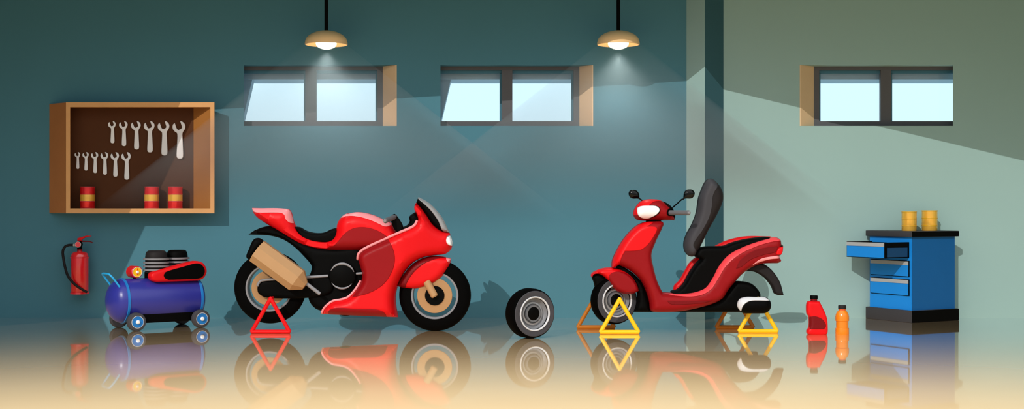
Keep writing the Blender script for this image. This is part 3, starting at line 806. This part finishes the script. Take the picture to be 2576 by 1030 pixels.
DS = 11.55; YS = Y(DS)
s6 = Draw(1420, 440, 2.453, DS); su = s6.m(1)
def s7(P): return [(p[0] + 687, *p[1:]) for p in P]
def q6(P, n=7): return s6.out(P, n)
for d, P, m, txt, pg in ((11.33, [(340, 760), (225, 958), (455, 958)], YEL, 'bright yellow triangular stand before the front wheel of the scooter', .0),
                     (11.80, [(193, 760), (80, 958), (309, 958)], AMBER, 'brown orange triangular stand behind the front wheel of the scooter', .0),
                     (11.425, [(687 + 507.5, 760), (687 + 392, 958), (687 + 623, 958)], YEL, 'bright yellow triangular stand below the scooter silencer', .0),
                     (11.80, [(687 + 363, 760), (687 + 248, 958), (687 + 480, 958)], AMBER, 'brown orange triangular stand behind the scooter engine', -.09)):
    stand(d, s6, P, 12.5 * su, m, txt, pg)

# ================================================================== CAR-TYPE SMALL WHEEL (loose one and the scooter's front wheel)
def small_wheel(par, c, R, hw, yawz, tyre_name='tyre'):
    """axis along local -Y turned by yawz; near face has rim, dish and black hub bore"""
    M = Matrix.Translation(c) @ Matrix.Rotation(yawz, 4, 'Z')
    def put(bm, nm, m, p):
        bmesh.ops.transform(bm, matrix=M, verts=bm.verts); return obj(nm, bm, m, p)
    f = R * .93
    tr = put(lathe(bmesh.new(), [(R * .62, -hw + .004), (f * .98, -hw - .001), (f, -hw + .002), (R * .975, -hw + .014), (R, -hw + .04), (R, hw - .035), (R * .96, hw - .012), (R * .86, hw), (R * .62, hw - .002), (R * .62, -hw + .004)], (0, 0, 0), 'Y', 72, caps=False), tyre_name, TREAD, par)
    put(lathe(bmesh.new(), [(R * .67, -hw - .003), (R * .70, -hw - .006), (f * .96, -hw - .006), (f * .985, -hw - .002)], (0, 0, 0), 'Y', 72, caps=False), 'sidewall', SIDEW, tr)
    rm = put(lathe(bmesh.new(), [(R * .63, -hw + .01), (R * .635, -hw - .008), (R * .655, -hw - .012), (R * .685, -hw - .012), (R * .70, -hw - .004)], (0, 0, 0), 'Y', 72, caps=False), 'rim', PALE, par)
    put(lathe(bmesh.new(), [(R * .635, -hw - .002), (R * .60, -hw + .035), (R * .52, -hw + .05), (R * .50, -hw + .05), (R * .46, -hw + .03), (R * .40, -hw + .028), (R * .38, -hw + .045), (R * .30, -hw + .05)], (0, 0, 0), 'Y', 72, caps=False), 'dish', ALLOY, rm)
    put(lathe(bmesh.new(), [(R * .345, -hw + .055), (R * .345, -hw + .02), (R * .33, -hw + .012), (R * .275, -hw + .012), (R * .262, -hw + .02)], (0, 0, 0), 'Y', 56, caps=False), 'hub_ring', MIDAL, rm)
    put(lathe(bmesh.new(), [(R * .27, -hw + .06), (R * .27, -hw + .015), (R * .25, -hw + .012), (.003, -hw + .012)], (0, 0, 0), 'Y', 56), 'hub_cap', BLACK, rm)
DT = 3640.3 / (851 - 520) 
R = 62.5 * DT / FPX
tw = thing('spare_wheel', 'loose black wheel with silver rim standing on the floor between motorcycle and scooter', 'wheel', (X(1333, DT), Y(DT), 0))
small_wheel(tw, Vector((X(1333, DT), Y(DT), R)), R, .075, math.radians(30))

# ================================================================== SCOOTER
bx = s6.v3(740, 0)
t = thing('scooter', 'red motor scooter with a black raised seat propped on four triangular stands', 'scooter', (bx.x, YS, 0))
wc = s6.v3(303, 775, -.0)
sw = Vector((wc.x, YS, wc.z))
wroot = obj('front_wheel', lathe(bmesh.new(), [(.02, -.06), (.03, -.05), (.03, .05), (.02, .06)], sw, 'Y', 20), BLACK, t)
small_wheel(wroot, sw, 148 * su, .062, math.radians(24))
ub = Puff(q6([(305, 562), (330, 557), (400, 592), (465, 652), (500, 722), (520, 790), (530, 835)] + s7([(0, 830), (240, 775), (300, 735), (335, 690), (360, 660), (405, 658), (460, 670), (500, 705), (518, 740), (500, 846, 1)]) + [(430, 846, 1), (447, 770), (440, 700), (400, 630), (340, 590)]), .085, .04, YS, .03, .028)
obj('underbody', ub.bm(), BLACK, t)
# far side shell, visible above the seat well
obj('far_side_panel', Puff(q6(s7([(0, 692), (30, 660), (65, 600), (95, 550), (133, 515), (250, 445), (330, 408), (440, 383), (600, 383, 1), (632, 430), (500, 520), (300, 600), (150, 700), (0, 740)])), .05, .03, YS + .13, .02, .025).bm(), RED, t)
obj('seat_well', Puff(q6(s7([(-30, 722), (10, 708), (45, 675), (80, 612), (115, 560), (152, 522, 1), (115, 500), (140, 453), (300, 438), (330, 425), (400, 404), (480, 390), (575, 388), (560, 430), (420, 520), (300, 620), (200, 740), (0, 760)])), .11, .025, YS, .05, .025).bm(), BLACK, t)
# body
BO = [(500, 290), (545, 287), (597, 289), (607, 302), (600, 325), (560, 410), (533, 490), (545, 570), (570, 660), (600, 724, 1)] + \
     s7([(0, 729), (60, 726), (112, 717), (170, 692), (213, 632), (250, 562), (310, 492), (400, 442), (500, 406), (560, 391), (600, 385), (630, 394), (640, 420), (638, 470), (628, 505), (640, 530), (620, 545, 1), (520, 549), (460, 570), (400, 612), (350, 665), (310, 715), (285, 755), (240, 785), (120, 822), (0, 842)]) + \
     [(545, 843), (527, 834), (518, 780), (500, 720), (465, 650), (400, 590), (330, 555, 1), (300, 574, 1), (289, 572, 1), (292, 530), (320, 465), (370, 385), (440, 315)]
bo = Puff(q6(BO), .15, .05, YS - .025, .03, .028)
boo = obj('body_shell', bo.bm(), CRIM, t)  # shaded side put into the colour, darker than the lit front
obj('lit_front', inlay(bo, q6([(500, 291), (440, 316), (370, 386), (320, 466), (293, 530), (290, 571, 1), (300, 572), (329, 553, 1), (345, 500), (363, 468, 1), (420, 466), (460, 460), (500, 430), (540, 375), (558, 335), (550, 322), (497, 318, 1), (520, 305), (542, 290, 1)]), .005), RED, boo)  # lit front face painted a brighter red
obj('side_stripe', inlay(bo, q6([(605, 727, 1)] + s7([(0, 730), (60, 727), (112, 718), (170, 693), (214, 633), (251, 563), (311, 493), (400, 443), (500, 407), (560, 392), (600, 386), (632, 402, 1), (560, 413), (470, 441), (370, 490), (290, 560), (240, 640), (200, 700), (130, 738), (0, 742)])), .005), CORAL, boo)
obj('side_groove', inlay(bo, q6(s7([(350, 575, 1), (375, 525), (450, 470), (540, 445), (604, 438, 1), (594, 470), (520, 490), (440, 520), (385, 562)])), .004), DEEP, boo)
obj('tail_highlight', inlay(bo, q6(s7([(448, 556, 1), (500, 516), (570, 500), (628, 497), (636, 512, 1), (560, 518), (500, 535)])), .005), PINK, boo)  # painted highlight strip under the tail
obj('floor_groove', inlay(bo, q6([(618, 770, 1), (640, 790), (680, 794)] + s7([(100, 788), (170, 780), (205, 769, 1)])), .004), DEEP, boo)
tlb = Puff(q6(s7([(591, 492), (595, 463), (612, 443), (643, 434, 1), (638, 475), (628, 494, 1)])), .155, .015, YS - .025, .10, .016)
tl = obj('tail_light', tlb.bm(), BLACK, t)
obj('tail_lens', inlay(tlb, q6(s7([(595, 489), (599, 464), (614, 446), (638, 439, 1), (634, 473), (625, 491, 1)])), .006), RED, tl)
# front fender
fb = Puff(q6([(163, 622), (170, 608), (220, 582), (300, 573), (360, 590), (410, 625), (445, 675), (457, 715, 1), (420, 733), (370, 735), (320, 715), (285, 680), (262, 650), (240, 628), (210, 612), (180, 616), (168, 634)]), .12, .032, YS, .03, .013)
fbo = obj('front_fender', fb.bm(), RED, t)
obj('fender_panel', inlay(fb, q6([(268, 630), (280, 606), (320, 594), (370, 605), (418, 645), (448, 690), (455, 713, 1), (420, 731), (370, 733), (322, 712), (288, 675)]), .004), CRIM, fbo)
obj('inner_fender', Puff(q6([(168, 628), (185, 613), (215, 610), (255, 635), (290, 680), (260, 740), (200, 720), (178, 660)]), .07, .03, YS + .01, .02, .025).bm(), BLACK, fbo)
# rear mudguard, engine, silencer
obj('rear_mudguard', Puff(q6(s7([(405, 600, 1), (460, 560), (520, 545), (580, 580), (635, 655), (661, 743, 1), (628, 743), (608, 733), (590, 690), (545, 635), (490, 602), (440, 594)])), .06, .02, YS, .03, .022).bm(), DARKV, t)
c0, c1 = s6.v3(687 + 402, 793, -.225), s6.v3(687 + 506, 793, -.225)
rS = 51 * su
cap = [(.004, -rS)] + [(rS * math.cos(math.radians(a)), rS * math.sin(math.radians(a))) for a in range(-80, 1, 10)]
ln = (c1 - c0).length
cap += [(rS * math.cos(math.radians(a)), ln + rS * math.sin(math.radians(a))) for a in range(0, 81, 10)] + [(.004, ln + rS)]
sil = obj('silencer', lathe(bmesh.new(), cap, c0, 'X', 40), BLACK, t)
hs = Puff(q6(s7([(349, 793), (362, 757), (400, 742), (506, 742), (540, 755), (557, 793), (540, 830), (506, 844), (400, 844), (362, 830)])), rS, rS, YS - .225, .004, .02)
obj('silencer_glint', inlay(hs, q6(s7([(350, 790), (364, 757), (400, 744), (460, 744), (515, 745), (544, 764, 1), (425, 765), (395, 778), (376, 800), (370, 829, 1), (356, 812)])), .006), PALE, sil)  # highlight on the black silencer, modelled as a pale crescent
# raised seat
st = Puff(q6(s7([(205, 25), (182, 40), (150, 108), (137, 150), (125, 230), (100, 300), (65, 365), (48, 420), (53, 470), (75, 498), (100, 505), (122, 490), (150, 440), (200, 340), (250, 250), (285, 170), (290, 128), (275, 80), (245, 42), (225, 27)])), .13, .06, YS, .02, .026)
sto = obj('seat', st.bm(), DARKV, t)
obj('seat_cushion', inlay(st, q6(s7([(205, 27), (183, 41), (151, 109), (138, 150), (126, 230), (101, 300), (66, 366), (49, 420), (54, 470), (76, 497), (100, 504), (115, 495), (112, 465), (97, 435), (105, 410), (150, 345), (190, 270), (208, 205), (214, 140), (225, 108), (245, 72), (240, 43), (225, 29)])), .006), GRAPH, sto)
obj('seat_hinge', B(*sorted((s6.xz(687 + 105, 0)[0], s6.xz(687 + 135, 0)[0])), YS - .06, YS + .06, s6.xz(0, 500)[1], s6.xz(0, 470)[1], .008), BLACK, t)
# headset
obj('steering_neck', L([(47 * su, s6.xz(0, 310)[1]), (47 * su, s6.xz(0, 274)[1])], (s6.xz(549, 0)[0], YS, 0), seg=36), BLACK, t)
hd = Draw(1580, 470, 10.3, DS)
hp = Puff(hd.out([(128, 690), (150, 610), (205, 510), (290, 410), (400, 350), (520, 327), (640, 325), (760, 335), (830, 355), (905, 395), (1000, 465), (1100, 555), (1180, 770), (1200, 875, 1), (300, 877), (230, 860), (165, 800)]), .14, .075, YS, .02, .024)
hpo = obj('headset_cowl', hp.bm(), CRIM, t)
obj('cowl_panel', inlay(hp, hd.out([(133, 738, 1), (129, 690), (151, 611), (206, 511), (291, 411), (400, 352), (520, 329), (640, 327), (760, 337), (830, 357), (893, 388, 1), (830, 375), (760, 372), (660, 385), (570, 430), (510, 485), (520, 530), (440, 600), (300, 690), (210, 740)]), .004), RED, hpo)
obj('rear_cowl', Puff(hd.out([(890, 385, 1), (960, 405), (1050, 460), (1140, 545), (1185, 640), (1210, 730), (1213, 780), (1195, 830), (1100, 760), (950, 560)]), .10, .03, YS + .01, .03, .02).bm(), BLACK, t)
obj('grip_socket', inlay(hp, hd.out([(955, 690), (965, 630), (1000, 580), (1060, 555), (1100, 556), (1170, 610), (1190, 700), (1185, 790), (1150, 770), (1090, 760), (1010, 760), (970, 735)]), .006), BLACK, hpo)
hlp = hd.out([(199, 620), (207, 560), (250, 520), (330, 495), (420, 487), (530, 486), (640, 488), (715, 505), (775, 550), (790, 610), (770, 670), (710, 735), (620, 790), (530, 828), (470, 842), (390, 838), (310, 815), (245, 770), (212, 705)])
hb_ = obj('headlight', inlay(hp, hlp, .008), BLACK, hpo)
lensp = hd.out([(201, 620), (209, 563), (252, 524), (330, 500), (420, 493), (530, 492), (635, 494), (705, 512), (757, 555), (770, 610), (752, 662), (695, 722), (610, 775), (525, 815), (465, 833), (390, 830), (312, 808), (248, 766), (214, 705)])
obj('headlight_lens', inlay(hp, lensp, .014), LENS, hb_)
g0, g1 = hd.v3(1040, 676, -.14), hd.v3(1450, 676, -.30)
gp = obj('handlebar_grip', T([g0, g1], hd.m(62), 24), mat('grip_light_grey', '5E5E63', .5), t)
dd = (g1 - g0).normalized(); obj('grip_cap', T([g1 + dd * .006, g1 + dd * .012], hd.m(40), 20), STEEL, gp)
for nm, sx, y, cxy, P, e0 in (('l', 1, .16, (195, 195), [(340, 270), (365, 320), (410, 365), (520, 470)], 0), ('r', -1, -.16, (1516, 195), [(1372, 270), (1345, 320), (1240, 425), (1125, 540)], 0)):
    mir = Puff(hd.out([(195 + 0, 78), (270, 100), (325, 165), (340, 235), (345, 280), (370, 320), (385, 345, 1), (365, 350, 1), (325, 322), (280, 310), (180, 312), (105, 285), (60, 220), (52, 165), (75, 110), (130, 80)] if sx == 1 else
                 [(1516, 78), (1590, 85), (1640, 125), (1660, 180), (1640, 250), (1590, 300), (1530, 314), (1440, 312), (1400, 322), (1372, 345), (1350, 335), (1366, 290), (1372, 240), (1380, 180), (1420, 110), (1465, 85)]), .03, .03, YS + y, .006, .014)
    mo = obj('mirror', mir.bm(), mat('mirror_black', '030303', .12, spec=.3), t)
    a, b = hd.v3(*P[1], y), hd.v3(*P[3], y * .55)
    obj('mirror_stem', T([a, hd.v3(*P[2], y * .85), b], hd.m(17), 10), BLACK, mo)

# ================================================================== BOTTLES
DB = 3640.3 / (842 - 520)
j = Draw(2000, 500, 2.861, DB)
# red oil jug
zb = j.xz(0, 977)[1]
t = thing('oil_jug', 'red plastic oil jug with black cap on the floor beside the orange bottle', 'jug', (j.xz(157, 0)[0], Y(DB), 0))
jg = Puff(j.out([(84, 757), (92, 741), (130, 739), (173, 741, 1), (190, 775), (212, 820), (226, 865), (230, 900), (229, 966), (222, 978), (95, 978), (85, 968), (85, 948), (98, 928), (98, 850), (85, 830)]), .045, .022, Y(DB), .02, .016)
jo = obj('jug_body', jg.bm(), RED, t)
obj('grip_recess', inlay(jg, j.out([(99, 848, 1), (140, 846), (185, 865), (208, 893), (213, 915), (200, 936, 1), (99, 936, 1)]), .003), DEEP, jo)
x = j.xz(135.5, 0)[0]
obj('jug_neck', L([(j.m(24), j.xz(0, 746)[1]), (j.m(24), j.xz(0, 716)[1])], (x, Y(DB), 0), seg=28), DEEP, t)
obj('cap', L([(j.m(27), j.xz(0, 723)[1]), (j.m(27.5), j.xz(0, 720)[1]), (j.m(27.5), j.xz(0, 703)[1]), (j.m(25), j.xz(0, 698.5)[1]), (.003, j.xz(0, 698)[1])], (x, Y(DB), 0), seg=28), BLACK, t)
# orange bottle
x = j.xz(339.5, 0)[0]; zz = lambda v: max(0, j.xz(0, v)[1]); r = j.m(48.2)
t = thing('oil_bottle', 'small orange round bottle with black cap on the floor beside the blue cabinet', 'bottle', (x, Y(DB), 0))
pr = [(r * .97, 0), (r, .004), (r, zz(936)), (r * .985, zz(933)), (r * .9, zz(931)), (r * .9, zz(884)), (r * .99, zz(880)), (r, zz(876)), (r, zz(850)), (r * .93, zz(832)), (r * .75, zz(815)), (r * .54, zz(806)), (r * .5, zz(800))]
bo_ = obj('bottle_body', L(pr, (x, Y(DB), 0), seg=44), mat('orange_gloss_plastic', 'EE8414', .2, spec=.6), t)
obj('bottle_neck', L([(j.m(25.5), zz(808)), (j.m(25.5), zz(790))], (x, Y(DB), 0), seg=28), ORANGED, t)
obj('cap', L([(j.m(28), zz(794)), (j.m(28.5), zz(791)), (j.m(28.5), zz(773)), (j.m(26), zz(768.5)), (.003, zz(768))], (x, Y(DB), 0), seg=28), DARKV, t)

# ================================================================== BLUE CORNER CABINET (turned 45 degrees to the camera)
DCB = 12.44
cx, yb = X(2293, DCB), Y(DCB)
th = math.atan2(cx, DCB)                                  # sight line
ang = math.radians(45) + th
t = thing('tool_chest', 'blue three drawer tool chest with a black top, uppermost drawer pulled open', 'cabinet', (cx, yb, 0), -ang, None, True)
# local frame: corner edge at origin; drawer front along -X, right side along +Y
s = math.cos(math.radians(45)); sc = DCB / FPX
wF = 103 * sc / s * 1.012; wS = 103 * sc / s * 1.03
z_ = lambda py: Zh(py, DCB)
ptop, pbot = z_(597), z_(782)
def plan(o, z0, z1, bev=0):
    P = [(o * .5, -o * .5), (o * .5, wS + o * .55), (-.22, wS + o * .55), (-wF - o * .55, .05), (-wF - o * .55, -o * .5)]
    bm = bmesh.new()
    a = [bm.verts.new((x, y, z0)) for x, y in P]; b = [bm.verts.new((x, y, z1)) for x, y in P]
    bm.faces.new(a); bm.faces.new(b)
    for i in range(5): bm.faces.new((a[i], a[(i + 1) % 5], b[(i + 1) % 5], b[i]))
    if bev: bmesh.ops.bevel(bm, geom=list(bm.edges), offset=bev, segments=2, profile=.5, affect='EDGES')
    return bm
obj('body', plan(0, pbot - .02, ptop + .01), CABBLUE, t, False)
lab(obj('shade_panel', B(-.002, .004, .004, wS - .002, pbot, ptop), mat('shaded_blue_paint', '105896', .45, spec=.2), t, False), 'right side panel, its shade painted in dark blue')  # right face's shade put into a darker blue
EDGE = mat('black_edge_shade', '040404', .6, spec=.05)  # black strips stand in for shade on the right-hand edges
def band(z0, z1):
    bm = bmesh.new(); o = ov
    return box(bm, o * .5 - .001, o * .5 + .003, -o * .5 + .006, wS + o * .55 - .004, z0 + .002, z1 - .002)
ov = 10.5 * sc / s * .98
obj('edge_shade', band(ptop, z_(582.5)), EDGE, obj('top_slab', plan(ov, ptop, z_(582.5), .004), mat('charcoal_worktop', '3E3D41', .6, spec=.15), t), False)
obj('edge_shade', band(0, pbot), EDGE, obj('plinth', plan(ov, 0, pbot, .004), mat('charcoal_plinth', '3E3D41', .6, spec=.15), t), False)
xa, xb = -wF + 3.2 * sc / s, -4.5 * sc / s
def drawer(p0, p1, pull, txt):
    z1, z0 = z_(p0), z_(p1); e = 1.6 * sc
    y = -pull
    d = obj('drawer', B(xa, xb, y - (.022 if pull else .008), y - .0005, z0, z1), BLACK, t, False); lab(d, txt)
    hz = z1 - 11 * sc
    obj('drawer_front', B(xa + e * 1.4, xb - e * 1.4, y - (.027 if pull else .013), y - .005, z0 + e, hz), CABBLUE, d, False)
    obj('pull_strip', B(xa + e * 1.4, xb - e * 1.4, y - (.031 if pull else .017), y - .005, hz + .0005, z1 - e), LGREY, d, False)
    if pull:
        bx_ = bmesh.new(); w = .012
        box(bx_, xa + .004, xa + .004 + w, y - .004, -.001, z0 + .002, z1 - .002); box(bx_, xb - .004 - w, xb - .004, y - .004, -.001, z0 + .002, z1 - .002)
        box(bx_, xa + .004, xb - .004, y - .003, -.001, z0 + .002, z0 + .014)
        obj('drawer_box', bx_, BLACK, d, False)
        obj('box_side', B(xb - .006, xb + .001, y + .008, -.028, z0 + 3 * sc, z1 - 14 * sc), CABDARK, d, False)
drawer(609.5, 650, 55 * sc / s * 1.0, 'open top drawer')
drawer(657, 698, 0, 'closed middle drawer')
drawer(704, 746, 0, 'closed bottom drawer')
# yellow drums on the chest
def chest_pt(px, d): return (X(px, d), Y(d))
zt_ = z_(582.5)
for px, d, hh, rr, txt in ((2287, 12.72, 48.5, 19, 'shorter yellow oil drum on the blue chest, on the left'), (2338.5, 12.80, 50.8, 19.8, 'taller yellow oil drum on the blue chest, on the right')):
    k = d / FPX; x, y = chest_pt(px, d)
    drum((x, y, zt_), rr * k, hh * k + (0.0), (.26, .62, .98), yd, None, txt, 'yellow drums on the tool chest', mat('yellow_rib_paint', 'D9A510', .3, spec=.6))

# ================================================================== LIGHT, SKY, CAMERA
SKY = 1.02
wd = bpy.data.worlds.new('sky'); scene.world = wd; wd.use_nodes = True
bg = wd.node_tree.nodes['Background']; nt = wd.node_tree; n = nt.nodes
tc = n.new('ShaderNodeTexCoord'); sx = n.new('ShaderNodeSeparateXYZ'); nt.links.new(tc.outputs['Generated'], sx.inputs[0])
mr = n.new('ShaderNodeMapRange'); mr.inputs['From Min'].default_value = -.15; mr.inputs['From Max'].default_value = .35
nt.links.new(sx.outputs['Y'], mr.inputs['Value'])
mx = n.new('ShaderNodeMix'); mx.data_type = 'RGBA'
mx.inputs['A'].default_value = (.94 * SKY, .96 * SKY, .98 * SKY, 1)      # bright hazy sky on the sun's side
mx.inputs['B'].default_value = (.73, 1.05, 1.19, 1)                       # clear pale blue sky behind the windows
nt.links.new(mr.outputs['Result'], mx.inputs['Factor'])
el = n.new('ShaderNodeMapRange'); el.inputs['From Min'].default_value = .03; el.inputs['From Max'].default_value = .4     # sky dimmed at the horizon, shaped to favour the lower wall
el.inputs['To Min'].default_value = .45; el.inputs['To Max'].default_value = 1.35
nt.links.new(sx.outputs['Z'], el.inputs['Value'])
mxa = n.new('ShaderNodeMix'); mxa.data_type = 'RGBA'; mxa.blend_type = 'MULTIPLY'; mxa.inputs['Factor'].default_value = 1
mxa.inputs['A'].default_value = mx.inputs['A'].default_value
nt.links.new(el.outputs['Result'], mxa.inputs['B']); nt.links.new(mxa.outputs['Result'], mx.inputs['A'])
nt.links.new(mx.outputs['Result'], bg.inputs['Color'])
bg.inputs['Strength'].default_value = 1.0
sd = bpy.data.lights.new('sun', 'SUN'); sd.energy = 1.8; sd.angle = math.radians(.15); sd.color = (1, .96, .88)
so = bpy.data.objects.new('sun', sd); C.objects.link(so); so.location = (-3, -10, 9)
so.rotation_euler = Vector((SX, 1, -SZ)).to_track_quat('-Z', 'Y').to_euler()

cd = bpy.data.cameras.new('camera'); cam = bpy.data.objects.new('camera', cd); C.objects.link(cam)
cam.location = (0, -CAMD, CAMH); cam.rotation_euler = (math.pi / 2, 0, 0)
cd.sensor_fit = 'HORIZONTAL'; cd.sensor_width = 36; cd.lens = 36 * FPX / W
cd.shift_y = (HOR - H / 2) / W; cd.clip_end = 100
scene.camera = cam
scene.view_settings.view_transform = 'Standard'; scene.view_settings.look = 'None'
scene.view_settings.exposure = 0; scene.view_settings.gamma = 1; scene.view_settings.use_curve_mapping = False
scene.cycles.use_denoising = True
scene.cycles.volume_bounces = 0
